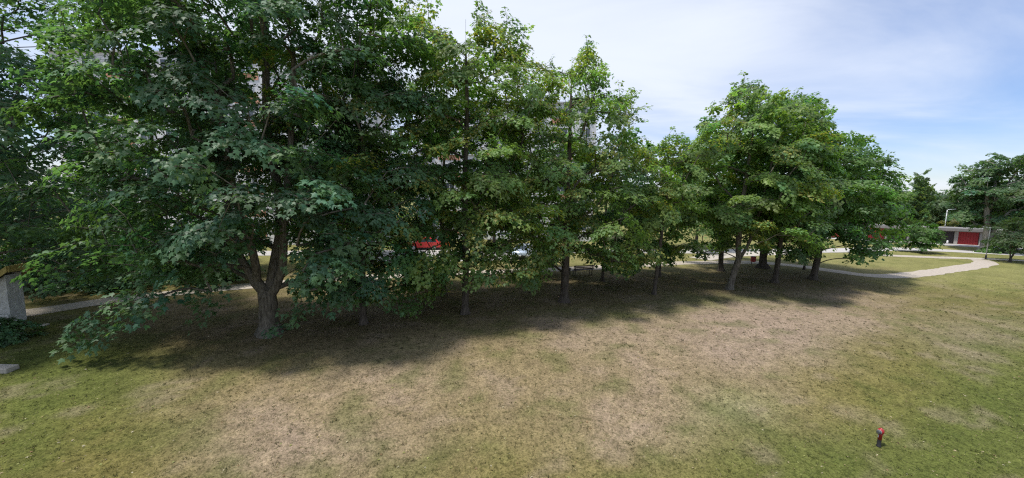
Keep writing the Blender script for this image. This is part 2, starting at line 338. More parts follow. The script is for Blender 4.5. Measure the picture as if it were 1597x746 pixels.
PROFILES = {'broad': [(0, .6), (.12, .95), (.3, 1.0), (.5, .97), (.7, .88), (.85, .7), (1, .3)],
            'oval': [(0, .5), (.15, .9), (.35, 1.0), (.55, .95), (.75, .75), (.9, .48), (1, .12)],
            'spire': [(0, .55), (.12, .95), (.3, 1.0), (.5, .9), (.7, .66), (.88, .34), (1, .06)],
            'round': [(0, .35), (.15, .8), (.4, 1.0), (.65, .93), (.85, .62), (1, .15)],
            'column': [(0, .5), (.1, .9), (.4, 1.0), (.7, .8), (.9, .45), (1, .05)],
            'bush': [(0, .8), (.3, 1.0), (.6, .85), (.85, .5), (1, .2)]}
BUDGET = [0]
def make_tree(name, label, base, H, cb, Rad, ncl, nlf, lod, lsize, tr, prof='oval', seed=1, col=(.045, .10, .035), yellow=0.0, lean=(0, 0), off=(0, 0), squash=(1, 1), leaders=None, clump_r=.8,
              edges=True, bark=None, leafm=None, cat='tree', group=None, jit=.22, tops=None, extra=None, flare=1.55, top_frac=.86, droop=.25, shoots=(), bough=2.0, KB=6, dens=1.0, rise=None):
    rng = np.random.default_rng(seed); base = np.asarray(base, float)
    # --- boughs: flattened fans of leaf clumps, layered above one another with gaps between
    pr = np.array(PROFILES[prof]); nb = max(4, int(ncl * 1.35 * dens) // KB); nlf = nlf * .76; lsize = lsize * 1.22; M = nb * 60
    t = rng.random(M); rr = np.interp(t, pr[:, 0], pr[:, 1]); keep = rng.random(M) < rr ** 1.2
    t = t[keep]; rr = rr[keep]; a = rng.random(len(t)) * 2 * np.pi
    lump = .80 + .42 * fbm(a / (2 * np.pi) * 6 + seed * 3.3, t * 5 + seed, 3, seed)
    rad = rr * Rad * lump * rng.random(len(t)) ** .46
    bc_ = np.stack([np.cos(a) * rad * squash[0] + off[0] * np.minimum(1, t * 2 + .3) + lean[0] * t, np.sin(a) * rad * squash[1] + off[1] * np.minimum(1, t * 2 + .3) + lean[1] * t, cb + (H - cb) * t - droop * rad * (1 - t) ** 2], -1)
    BS = clump_r * bough; sel = []; met = np.array([BS * .66, BS * .66, BS * .46]); pts_ = np.zeros((0, 3))
    for i, p in enumerate(bc_):
        if len(sel) >= nb: break
        if len(sel) and (((pts_ - p) / met) ** 2).sum(1).min() < 1: continue
        sel.append(i); pts_ = np.vstack([pts_, p])
    cen = bc_[sel]; tt_ = t[sel]; ax_ = np.arctan2(cen[:, 1] - off[1], cen[:, 0] - off[0]) + rng.normal(0, .45, len(sel))
    slope = np.where(tt_ > .72, .25 + .5 * rng.random(len(sel)), -.12 - .40 * rng.random(len(sel)) * (1.1 - tt_))
    slope = slope + rng.normal(0, .24, len(sel)) if rise is None else rise + rng.normal(0, .12, len(sel))
    bd = np.stack([np.cos(ax_) * np.cos(slope), np.sin(ax_) * np.cos(slope), np.sin(slope)], -1)
    bs_ = np.stack([-np.sin(ax_), np.cos(ax_), np.zeros(len(sel))], -1) + rng.normal(0, .26, (len(sel), 3)); bn = unit(np.cross(bd, bs_)); bn *= np.sign(bn[:, 2:3] + 1e-9)
    bi = np.repeat(np.arange(len(sel)), KB); uu = rng.random(len(bi)) * 1.15 - .55; vv = (rng.random(len(bi)) * 2 - 1) * (1 - .45 * np.abs(uu))
    sz = BS * (.8 + .4 * rng.random(len(sel)))[bi]
    c = cen[bi] + bd[bi] * (uu * sz * 1.15)[:, None] + bs_[bi] * (vv * sz * .52)[:, None] - bn[bi] * ((.20 * vv ** 2 + .22 * np.maximum(uu, 0) ** 2) * sz)[:, None] + rng.normal(0, .07 * clump_r, (len(bi), 3))
    cn = unit(bn[bi] + bd[bi] * (.5 * np.maximum(uu, 0))[:, None] + bs_[bi] * (.35 * vv)[:, None] + rng.normal(0, .13, (len(bi), 3)))
    crad = clump_r * .74 * np.ones(len(c)); ctint = (1 + rng.normal(0, jit * .75, (len(sel), 1)))[bi]; cyel = (rng.random(len(sel)) < yellow)[bi]
    ex = [] if extra is None else list(extra); er = [clump_r * .62] * len(ex)
    for (sx, s0, s1) in shoots:      # leafy leading shoots that stand above the crown
        K_ = max(3, int(abs(s0 - s1) / 9))
        for k in range(K_ + 1):
            d = ray(sx + rng.normal(0, 2), s0 + (s1 - s0) * k / K_); ex.append(d * (base[1] / d[1]) + np.array([0, 0, CAM_H]) - base); er.append(clump_r * (.30 + .36 * k / K_))
    nex = len(ex)
    if nex:
        c = np.vstack([np.array(ex), c]); cn = np.vstack([unit(np.array([0, -.2, .9]) + rng.normal(0, .3, (nex, 3))), cn]); crad = np.concatenate([er, crad]); ctint = np.vstack([1 + rng.normal(0, .1, (nex, 1)), ctint]); cyel = np.concatenate([np.zeros(nex, bool), cyel])
    if edges:
        px, py, w = project(c + base); mg = crad * F / w
        ok = (py > np.interp(px, UP[:, 0], UP[:, 1]) + mg * .5 + np.abs(rng.normal(0, 4, len(c)))) & (py < np.interp(px, LOW[:, 0], LOW[:, 1]) - mg * .5)
        ok &= px < 1418 - mg * .4
        for (ax, ay, rx, ry, ch) in GAPS:
            ins = ((px - ax) / (rx + mg * .6)) ** 2 + ((py - ay) / (ry + mg * .55)) ** 2 < 1
            ok &= ~(ins & (rng.random(len(c)) < ch))
        ok[:nex] = True
        c = c[ok]; cn = cn[ok]; crad = crad[ok]; ctint = ctint[ok]; cyel = cyel[ok]
    ncl = len(c)
    # --- skeleton
    nodes = np.zeros((ncl * 16 + 400, 3)); par = np.full(len(nodes), -1); chain = np.zeros(len(nodes), int); nn = 0
    def add(p, q, ch):
        nonlocal nn
        nodes[nn] = p; par[nn] = q; chain[nn] = ch; nn += 1; return nn - 1
    if leaders is None:
        nr_ = c[nex:][np.hypot(c[nex:, 0] - lean[0] * .7 - off[0] * .5, c[nex:, 1] - lean[1] * .7 - off[1] * .5) < 1.6]; top = min(H * top_frac, float(nr_[:, 2].max()) - .3 if len(nr_) else H * .7); K = 14; w1, w2 = rng.normal(0, .035, 2)
        leaders = [[(0, 0, 0)] + [(lean[0] * (k / K) ** 1.2 * .9 + off[0] * .5 * (k / K) + w1 * math.sin(k * .8) * H * .08, lean[1] * (k / K) ** 1.2 * .9 + off[1] * .5 * (k / K) + w2 * math.sin(k * .7 + 1) * H * .08, top * k / K) for k in range(1, K + 1)]]
    nch = 0
    for ld in leaders:
        ld = spline([q for q in ld], .35) if len(ld) > 2 else np.array(ld, float)
        if nn == 0: prev = add(ld[0], -1, nch)
        else:
            prev = int(np.argmin(((nodes[:nn] - ld[0]) ** 2).sum(1)))
        for q in ld[1:]: prev = add(q, prev, nch)
        nch += 1
    order = np.argsort(np.hypot(c[:, 0], c[:, 1]) + .25 * np.abs(c[:, 2] - cb - (H - cb) * .4))
    minz = min(cb * .8, cb - .3)
    ends = []
    for i in order:
        p = c[i]; d = nodes[:nn] - p; D = np.sqrt((d * d).sum(1)) + 1e-6; hd = np.hypot(d[:, 0], d[:, 1])
        cost = D * (1 + 1.6 * np.maximum(0, d[:, 2] / D + .28)) + np.where(nodes[:nn, 2] < minz, 3.0, 0)
        j = int(np.argmin(cost)); q = nodes[j]; L = D[j]; k = max(1, int(L / .55))
        mid = (p + q) / 2 + np.array([0, 0, .10 * L]) + rng.normal(0, .05 * L, 3); prev = j
        for s in range(1, k + 1):
            u = s / k; prev = add((1 - u) ** 2 * q + 2 * u * (1 - u) * mid + u * u * p, prev, nch)
        ends.append(prev); nch += 1
    nodes = nodes[:nn]; par = par[:nn]; chain = chain[:nn]
    cnt = np.zeros(nn); cnt[ends] = 1.0; cnt += .02
    for i in range(nn - 1, 0, -1): cnt[par[i]] += cnt[i]
    rad_n = np.maximum(tr * (cnt / cnt[0]) ** .47, .007)
    hz = np.clip(1 - nodes[:, 2] / max(.55, tr * 2.0), 0, 1) ** 2
    rad_n = rad_n * (1 + (flare - 1) * hz * (chain == 0))
    # --- twigs inside the clumps
    out = unit(c * np.array([1, 1, 0]) + 1e-3); mC = len(c)
    # --- bark tubes, one frustum per edge
    child = np.arange(1, nn); pa = par[1:]
    tang = nodes[child] - nodes[pa]; tl = np.linalg.norm(tang, axis=1); tang = unit(tang)
    same = (chain[pa] == chain[child])
    tn = np.zeros((nn, 3)); tn[child] += tang; np.add.at(tn, pa[same], tang[same]); tn = unit(tn); tn[0] = (0, 0, 1)
    ch_dir = np.zeros((nch + 1, 3)); np.add.at(ch_dir, chain[child], tang); vert = np.abs(unit(ch_dir)[:, 2]) > .7
    ref = np.where(vert[chain[child]][:, None], np.array([[1., 0.13, 0]]), np.array([[0.11, 0.07, 1.]]))
    def rings(pos, tt, rf, r, k):
        u = unit(np.cross(tt, rf)); v = np.cross(tt, u); an = np.arange(k) * 2 * np.pi / k
        return pos[:, None] + r[:, None, None] * (u[:, None] * np.cos(an)[None, :, None] + v[:, None] * np.sin(an)[None, :, None])
    Vs, Fs, nv = [], [], 0
    rs = np.where(same, rad_n[pa], np.minimum(rad_n[child] * 1.15, rad_n[pa])); re_ = rad_n[child]
    ts = np.where(same[:, None], tn[pa], tang)
    for lo, hi, k in ((.05, 9, 12), (.02, .05, 6), (0, .02, 3)):
        s = (re_ >= lo) & (re_ < hi)
        if not s.any(): continue
        A = rings(nodes[pa[s]], ts[s], ref[s], rs[s], k); B = rings(nodes[child[s]], tn[child[s]], ref[s], re_[s], k); m_ = s.sum()
        if k == 12:   # uneven, buttressed bark
            for Q, zz in ((A, nodes[pa[s]]), (B, nodes[child[s]])):
                cen = Q.mean(1, keepdims=True); ang = np.arange(k) * 2 * np.pi / k
                bump_ = 1 + .07 * np.sin(ang * 3 + zz[:, 2:3] * .9 + seed) + .22 * np.clip(1 - zz[:, 2:3] / .7, 0, 1) * np.maximum(0, np.sin(ang * 2.5 + seed))
                Q[:] = cen + (Q - cen) * bump_[..., None]
        V = np.concatenate([A, B], 1).reshape(-1, 3); o_ = nv + (np.arange(m_) * 2 * k)[:, None, None]; i_ = np.arange(k)
        q = np.stack([i_, (i_ + 1) % k, k + (i_ + 1) % k, k + i_], -1)[None] + o_
        Vs.append(V); Fs.append(q.reshape(-1, 4)); nv += len(V)
    tw = 4 if lod == 8 else 2
    ta = rng.random((mC, tw)) * 2 * np.pi; tlen = crad[:, None] * (.5 + .5 * rng.random((mC, tw)))
    te = c[:, None] + np.stack([np.cos(ta) * tlen, np.sin(ta) * tlen, tlen * rng.normal(-.05, .2, (mC, tw))], -1) + out[:, None] * .2 * crad[:, None, None]
    A = rings(np.repeat(c, tw, 0), unit((te - c[:, None]).reshape(-1, 3)), np.array([[.1, .1, 1.]]), np.full(mC * tw, .006), 3)
    B = rings(te.reshape(-1, 3), unit((te - c[:, None]).reshape(-1, 3)), np.array([[.1, .1, 1.]]), np.full(mC * tw, .003), 3)
    V = np.concatenate([A, B], 1).reshape(-1, 3); i_ = np.arange(3); q = np.stack([i_, (i_ + 1) % 3, 3 + (i_ + 1) % 3, 3 + i_], -1)[None] + nv + (np.arange(mC * tw) * 6)[:, None, None]
    Vs.append(V); Fs.append(q.reshape(-1, 4))
    # --- leaves: flattened drooping sprays
    n_up = cn
    ux = unit(np.cross(n_up, np.array([.3, .2, .1]))); uy = np.cross(n_up, ux)
    per = np.maximum(4, (nlf * (.6 + .8 * rng.random(mC)) * np.minimum(1, crad / (clump_r * .74)) ** 1.1).astype(int)); ci = np.repeat(np.arange(mC), per); NL = len(ci)
    rc = crad * (.85 + .4 * rng.random(mC)); q = np.sqrt(rng.random(NL)); an = rng.random(NL) * 2 * np.pi
    an = an + np.sin(an * 5 + ci) * .25                                     # leaves gather along twigs
    rdir = ux[ci] * np.cos(an)[:, None] + uy[ci] * np.sin(an)[:, None]
    pos = c[ci] + rdir * (rc[ci] * q)[:, None] + n_up[ci] * (rng.normal(0, .10, NL) * clump_r - .30 * q ** 2 * rc[ci])[:, None]
    nor = unit(n_up[ci] + rdir * (.35 * q)[:, None] + out[ci] * .15 + rng.normal(0, .26, (NL, 3)))
    tip = rdir * .8 + out[ci] * .5 + np.array([0, 0, -.75]) + rng.normal(0, .35, (NL, 3))
    size = lsize * (.5 + .75 * rng.random(NL))
    base_c = np.asarray(col, float)
    cl_t = ctint * (1 + rng.normal(0, jit * .25, (mC, 1))); hue = rng.normal(0, .08, (mC, 1))
    tint = base_c[None] * cl_t[ci] * (1 + rng.normal(0, jit * .5, (NL, 1))) * np.concatenate([1 + hue[ci] * 1.6, 1 + hue[ci] * .4, 1 - hue[ci]], 1)
    if yellow > 0:
        yl = cyel[ci] & (rng.random(NL) < .5); tint[yl] = np.array([.23, .23, .055]) * (.75 + .5 * rng.random((yl.sum(), 1)))
        size[yl] *= .75
        yb = (rng.random(NL) < .012 * yellow); tint[yb] = np.array([.22, .16, .05])
    tint = np.clip(tint, .008, .6)
    root = empty(name, base); tag(root, label, cat, group)
    obj('trunk', np_mesh('trunk', np.vstack(Vs), np.vstack(Fs), None, True), bark, root)
    obj('crown', leaves_mesh('crown', pos, nor, tip, size, tint, min(lod, 4), (pos[:, 1] < -3.0) if lod == 8 else None), leafm, root)
    BUDGET[0] += NL * len(LODS[min(lod, 4)][1]) + 2 * sum(len(f) for f in Fs)
    return root
def copy_tree(o, loc, rz, s, label, group=None):
    c = o.copy(); COL.objects.link(c); c.location = loc; c.rotation_euler = (0, 0, rz); c.scale = (s[0], s[0], s[1]); c['label'] = label
    if group: c['group'] = group
    for ch in o.children:
        d = ch.copy(); COL.objects.link(d); d.parent = c
    return c
BARK = bark_mat('maple_bark', (.055, .048, .038), (.20, .18, .145)); BARKD = bark_mat('dark_bark', (.035, .03, .025), (.12, .10, .08)); BARKP = bark_mat('pale_bark', (.12, .11, .09), (.34, .31, .27))
LEAF = leaf_mat('maple_leaves'); LEAFD = leaf_mat('glossy_leaves', .40, .5, .4)
ROW = 'maples in the row along the footpath'
DK = (.078, .155, .074); MID = (.10, .19, .062); LT = (.138, .222, .070)

B1 = P(420, 521)
def hang(base, pxs, rel):
    out = []
    for (a, b_) in pxs:
        d = ray(a, b_); out.append(d * ((base[1] + rel) / d[1]) + np.array([0, 0, CAM_H]) - base)
    return out
def droop(pxs, depth_rel):  # leaf clumps of the limb that hangs low towards the lawn
    out = []
    for (a, b_) in pxs:
        d = ray(a, b_); tt = (B1[1] + depth_rel) / d[1]; out.append(d * tt + np.array([0, 0, CAM_H]) - B1)
    return out
low_limb = droop([(112, 538), (128, 528), (150, 530), (170, 512), (160, 490), (190, 500), (200, 480), (215, 488), (225, 460), (240, 478), (120, 505), (140, 498), (255, 460), (180, 470), (205, 455), (235, 440), (260, 430)], -3.4) \
    + droop([(305, 495), (322, 480), (310, 470), (330, 455), (300, 450), (318, 430)], -2.2) + droop([(435, 505), (425, 515), (470, 480), (455, 490), (490, 470), (520, 475), (500, 450), (540, 470), (470, 455), (530, 455), (560, 450)], -1.8)
make_tree('maple_tree', 'large dark green maple whose thick grey trunk forks low above bare soil', B1, 21.0, 2.8, 6.6, 1600, 66, 8, .18, .40, 'broad', 11, DK, 0, off=(-1.0, .3), squash=(1.28, .70), clump_r=.84, bark=BARK, leafm=LEAFD, group=ROW, extra=low_limb,
          leaders=[[(0, 0, 0), (-.03, 0, 1.0), (0, 0, 1.9), (-.75, 0, 3.0), (-1.5, .1, 4.6), (-1.9, .2, 7.5), (-2.3, .2, 11), (-2.5, 0, 14)], [(0, 0, 1.7), (.55, 0, 2.6), (.85, 0, 3.6), (.95, .1, 5.5), (1.3, .3, 9), (1.6, .4, 13.5)],
                   [(0, .05, 1.9), (.1, .5, 3.2), (.2, 1.1, 6), (-.3, 1.2, 10), (-.2, 1.3, 15)], [(-.4, 0, 2.5), (-.2, -.5, 4.0), (-.6, -1.0, 7), (-.9, -1.2, 11)]], droop=.32)
make_tree('maple_tree', 'dark maple reaching over the white shelter with the yellow roof', P(-120, 520), 20, 2.6, 7.4, 960, 56, 4, .20, .34, 'broad', 12, DK, 0, squash=(1.1, .8), clump_r=.92, bark=BARK, leafm=LEAFD, group=ROW)
make_tree('maple_tree', 'maple with a slim dark trunk standing beside the big forked maple', P(567, 505), 18.6, 1.3, 4.8, 640, 62, 4, .175, .17, 'oval', 13, MID, .25, extra=hang(P(567, 505), [(600, 440), (612, 452), (590, 425)], -1.2), squash=(1, .75), off=(0, .4), clump_r=.8, bark=BARKD, leafm=LEAF, group=ROW)
make_tree('maple_tree', 'maple with yellow seed clusters and a bare dark trunk base', P(725, 489), 19.8, 1.6, 5.5, 940, 62, 4, .165, .20, 'oval', 14, LT, .45, extra=hang(P(725, 489), [(640, 474), (655, 462), (668, 452), (650, 484), (682, 440), (662, 470), (690, 425), (700, 405), (680, 455), (640, 430), (660, 425), (735, 440), (745, 425), (715, 420), (762, 408), (728, 405), (748, 400), (700, 395)], -1.5), shoots=[(744, 2, 70), (757, 12, 60), (790, 14, 80), (806, 30, 90), (772, 40, 90)], squash=(1, .72), off=(0, .4), dens=1.0, clump_r=.74, bark=BARKD, leafm=LEAF, group=ROW)
make_tree('maple_tree', 'maple close to the footpath behind the seed-laden maple', P(691, 459), 16.5, 2.0, 4.6, 380, 56, 2, .20, .17, 'oval', 15, MID, .3, clump_r=.75, bark=BARKD, leafm=LEAF, group=ROW)
make_tree('maple_tree', 'tall maple with a straight dark trunk in front of the bench', P(880, 471), 18.2, 1.9, 5.9, 960, 62, 4, .165, .26, 'oval', 16, LT, .35, extra=hang(P(880, 471), [(800, 395), (820, 405), (838, 418), (850, 430), (812, 424), (832, 438), (862, 405), (792, 375), (785, 400), (800, 415), (845, 400), (855, 415), (775, 385)], -1.8) + hang(P(880, 471), [(960, 408), (975, 415), (942, 398), (925, 388), (985, 402), (955, 390), (970, 395)], .5), shoots=[(916, 56, 120), (905, 80, 130), (935, 95, 130), (965, 128, 160), (860, 92, 130), (985, 140, 180)], squash=(1, .7), off=(0, .4), dens=1.0, clump_r=.76, bark=BARKD, leafm=LEAF, group=ROW)
make_tree('maple_tree', 'small maple beside the footpath near the silver car', P(839, 429), 12.5, 2.0, 3.9, 280, 54, 2, .20, .15, 'oval', 17, MID, .1, clump_r=.75, bark=BARKD, leafm=LEAF, group=ROW)
make_tree('maple_tree', 'thin-trunked maple just past the end of the bench', P(940, 439), 13.0, 1.8, 4.2, 320, 54, 2, .20, .12, 'oval', 18, DK, .1, clump_r=.75, bark=BARKD, leafm=LEAF, group=ROW)
make_tree('maple_tree', 'slender maple with a thin leaning trunk and airy pointed top', P(1020, 459), 12.8, 1.9, 3.6, 400, 60, 4, .16, .13, 'oval', 19, LT, .3, shoots=[(1052, 200, 250), (1036, 214, 260), (1066, 208, 250)], lean=(.9, 0), dens=.8, clump_r=.62, bark=BARKD, leafm=LEAF, group=ROW)
make_tree('maple_tree', 'thin dark-stemmed maple directly behind the slender leaning one', P(1028, 431), 12.0, 2.0, 3.6, 250, 50, 2, .19, .12, 'oval', 20, MID, 0, clump_r=.7, bark=BARKD, leafm=LEAF, group=ROW)
make_tree('maple_tree', 'tall maple with a leaning grey trunk forked below the leaves', P(1137, 451), 17.6, 2.6, 5.2, 900, 74, 2, .165, .23, 'oval', 21, LT, .08, shoots=[(1160, 114, 170), (1148, 130, 170), (1182, 126, 170), (1112, 160, 200), (1100, 190, 220)], lean=(1.2, 0), dens=.95, clump_r=.72, bark=BARK, leafm=LEAF, group=ROW,
          leaders=[[(0, 0, 0), (.25, 0, 1.2), (.55, 0, 2.4), (.45, 0, 3.6), (.5, 0, 7), (1.0, 0, 14.5)], [(.5, 0, 2.2), (1.0, 0, 3.1), (1.6, .1, 4.6), (2.2, .1, 8), (2.6, 0, 11)]])
make_tree('maple_tree', 'maple with a swollen dark trunk base at the footpath edge', P(1124, 423), 13.5, 2.8, 4.3, 280, 52, 2, .21, .22, 'oval', 22, MID, 0, clump_r=.8, bark=BARKD, leafm=LEAF, group=ROW)
make_tree('maple_tree', 'maple with a broad flared dark trunk beside the red litter bin', P(1190, 418), 16.5, 3.0, 5.0, 360, 52, 2, .21, .34, 'oval', 23, MID, 0, clump_r=.82, bark=BARKD, leafm=LEAF, group=ROW, flare=2.0)
make_tree('maple_tree', 'tall full maple with a straight slim trunk near the red bin', P(1208, 441), 17.6, 3.0, 5.2, 820, 74, 2, .168, .20, 'oval', 24, (.118, .21, .070), 0, shoots=[(1245, 138, 180), (1270, 146, 180), (1220, 142, 180)], lean=(.9, 0), clump_r=.75, bark=BARKD, leafm=LEAF, group=ROW)
make_tree('maple_tree', 'rounded dark maple ending the row by the curving path', P(1268, 436), 14.2, 1.5, 6.6, 980, 74, 2, .175, .25, 'round', 25, (.09, .178, .056), 0, off=(2.5, .3), clump_r=.8, bark=BARKD, leafm=LEAF, group=ROW)
make_tree('young_maple_tree', 'little young maple on the path verge under the row', P(1254, 421), 4.2, 1.6, 1.5, 50, 45, 4, .16, .09, 'oval', 26, MID, 0, clump_r=.55, bark=BARKD, leafm=LEAF)
make_tree('sapling', 'thin sapling on the pale grass beyond the footpath', P(1094, 396), 5.6, 2.6, 1.5, 45, 40, 4, .17, .05, 'oval', 27, (.07, .13, .035), 0, clump_r=.6, bark=BARKD, leafm=LEAF, edges=False)
print('row tris', BUDGET)
# --- beyond the path
shrub_a = make_tree('shrub', 'dense dark shrub along the footpath near the white shelter', P(130, 446), 6.0, .3, 4.2, 420, 46, 4, .20, .12, 'bush', 31, DK, 0, squash=(1.5, .8), clump_r=.85, bark=BARKD, leafm=LEAFD, cat='shrub', edges=False)
copy_tree(shrub_a, P(345, 437), 2.1, (.72, .8), 'dense dark shrub along the footpath behind the forked maple')
make_tree('shrub', 'leafy shrub growing against the white shelter wall', P(8, 532), 1.3, .15, .9, 64, 40, 8, .13, .05, 'bush', 32, DK, 0, clump_r=.42, bark=BARKD, leafm=LEAFD, cat='shrub', edges=False)
make_tree('broadleaf_tree', 'light green broadleaf tree behind the white shelter', P(-70, 450), 13, 2.5, 5.2, 300, 46, 2, .24, .25, 'round', 33, (.085, .16, .035), 0, clump_r=.95, bark=BARKD, leafm=LEAF, edges=False)
make_tree('broadleaf_tree', 'bright green broadleaf tree between the parked cars and maples', P(770, 392), 10.5, 2.8, 3.6, 200, 46, 2, .24, .2, 'round', 34, (.085, .165, .035), 0, clump_r=.9, bark=BARKD, leafm=LEAF, edges=True)
make_tree('broadleaf_tree', 'light green tree seen through the gap beside the slender maple', P(1085, 388), 13.5, 3.2, 4.4, 240, 46, 2, .26, .2, 'round', 35, (.085, .16, .04), 0, clump_r=.95, bark=BARKD, leafm=LEAF, edges=True)
make_tree('broadleaf_tree', 'massive dark broadleaf tree with a thick pale trunk by the garages', P(1535, 392), 15.0, 4.0, 5.7, 860, 50, 2, .24, .50, 'round', 36, (.075, .14, .06), 0, off=(1.6, .0), lean=(.6, 0), dens=.82, clump_r=.85, bark=BARKP, leafm=LEAF, edges=False, flare=1.7, droop=.1,
          leaders=[[(0, 0, 0), (0, 0, 1.5), (-.15, 0, 3.5), (-.6, 0, 6), (-1.2, 0, 11)], [(.1, 0, 1.3), (.8, 0, 3.2), (1.9, 0, 5.5), (3.0, 0, 10)], [(0, 0, 2.6), (.5, .4, 5), (.9, .6, 12.5)]])
make_tree('young_broadleaf_tree', 'small young light green tree on the lawn before the garages', P(1437, 394.5), 5.0, 1.2, 2.4, 170, 40, 4, .19, .09, 'spire', 37, (.07, .15, .032), 0, clump_r=.55, bark=BARKD, leafm=LEAF, edges=False)
make_tree('small_round_tree', 'low round two-stemmed tree past the park lamp', P(1575, 409), 5.7, 1.5, 2.9, 260, 44, 4, .15, .10, 'round', 38, (.045, .082, .03), 0, off=(.9, 0), clump_r=.6, bark=BARKD, leafm=LEAF, edges=False,
          leaders=[[(0, 0, 0), (.02, 0, .5), (-.25, 0, 1.5), (-.5, 0, 4)], [(.02, 0, .45), (.45, 0, 1.4), (1.2, 0, 3.8)]])
make_tree('shrub', 'bright green shrub at the foot of the thick pale trunk', P(1556, 395), 2.2, .15, 1.5, 70, 40, 2, .18, .05, 'bush', 39, (.07, .15, .035), 0, squash=(1.5, 1), clump_r=.5, bark=BARKD, leafm=LEAF, cat='shrub', edges=False)
make_tree('broadleaf_tree', 'fresh green broadleaf tree between the forked maple and the apartment block', P(255, 424), 15.5, 2.6, 6.2, 330, 46, 2, .27, .25, 'round', 51, (.10, .185, .045), 0, squash=(1.2, .8), clump_r=1.0, bark=BARKD, leafm=LEAF, edges=False)
make_tree('broadleaf_tree', 'fresh green broadleaf tree behind the slim dark maple and the road', P(520, 402), 16.0, 2.8, 5.2, 280, 46, 2, .28, .25, 'round', 52, (.10, .185, .045), 0, clump_r=1.0, bark=BARKD, leafm=LEAF, edges=True)
print('all tris', BUDGET)
def at_depth(px, Yd): d = ray(px, 330); return np.array([d[0] / d[1] * Yd, Yd, 0])
poplar = make_tree('poplar_tree', 'narrow upright poplar rising behind the garages', at_depth(1432, 88), 14.2, 1.0, 1.9, 420, 46, 2, .22, .25, 'column', 41, (.11, .17, .08), 0, rise=.95, droop=0, clump_r=.6, bark=BARKD, leafm=LEAF, edges=False)
bgt = make_tree('broadleaf_tree', 'full round tree behind the garage roofs under the poplar', at_depth(1462, 98), 10.5, 1.0, 5.5, 300, 44, 2, .34, .3, 'round', 42, (.07, .12, .055), 0, clump_r=1.15, bark=BARKD, leafm=LEAF, edges=False)
for k, (pxx, Yd, sw, sh, lab) in enumerate([(1408, 96, .8, .95, 'bushy tree behind the garages on the row side of the poplar'), (1497, 104, 1.1, 1.05, 'wide tree behind the garages next to the thin street lamp'),
        (1530, 100, 1.0, 1.0, 'tree behind the garages hidden by the massive broadleaf tree'), (1590, 92, 1.1, 1.0, 'broad tree behind the low round tree past the lamp'), (1660, 95, 1.2, 1.1, 'broad tree far beyond the low round tree'),
        (1340, 104, 1.1, 1.0, 'far tree behind the rounded dark maple'), (1270, 106, 1.1, .9, 'far tree beyond the garages behind the tall full maple'), (1190, 108, 1.2, .95, 'far tree beyond the road behind the flared maple'),
        (1110, 104, 1.15, .9, 'far tree beyond the road behind the sapling'), (1040, 100, 1.0, .85, 'far tree beyond the road behind the slender maple'), (980, 100, 1.0, .8, 'far tree beside the end of the apartment block')]):
    copy_tree(bgt, at_depth(pxx, Yd), k * 1.9 + .6, (sw, sh), lab, 'trees in the far distance')
pale_bush = make_tree('shrub', 'pale yellow-green bush showing over the garage roof', at_depth(1491, 72), 4.3, .3, 1.6, 70, 40, 2, .2, .05, 'bush', 43, (.19, .19, .075), 0, clump_r=.55, bark=BARKD, leafm=LEAF, cat='shrub', edges=False)

# distant wooded hills
hx = np.linspace(-1400, 1800, 160); ang_h = 12 + 34 * fbm(hx * .0022 + 3, hx * 0, 4, 9) * smooth(200, 900, hx) + 6 * fbm(hx * .01, hx * 0, 3, 2)
rows = []
for k, (yy, s) in enumerate(((1150, 0), (1250, .45), (1400, .85), (1600, 1.0), (1900, .6))): rows.append(np.column_stack([hx, np.full_like(hx, yy), ang_h * s - (3 if k == 0 else 0)]))
hv = np.stack(rows, 0); id_ = np.arange(hv.shape[0] * hv.shape[1]).reshape(hv.shape[:2])
hf = np.stack([id_[:-1, :-1], id_[:-1, 1:], id_[1:, 1:], id_[1:, :-1]], -1).reshape(-1, 4)
tag(obj('hills', np_mesh('hills', hv.reshape(-1, 3), hf, None, True), mat('wooded_hill', (.05, .075, .05), .95, var=.3, scale=.02)), kind='structure')

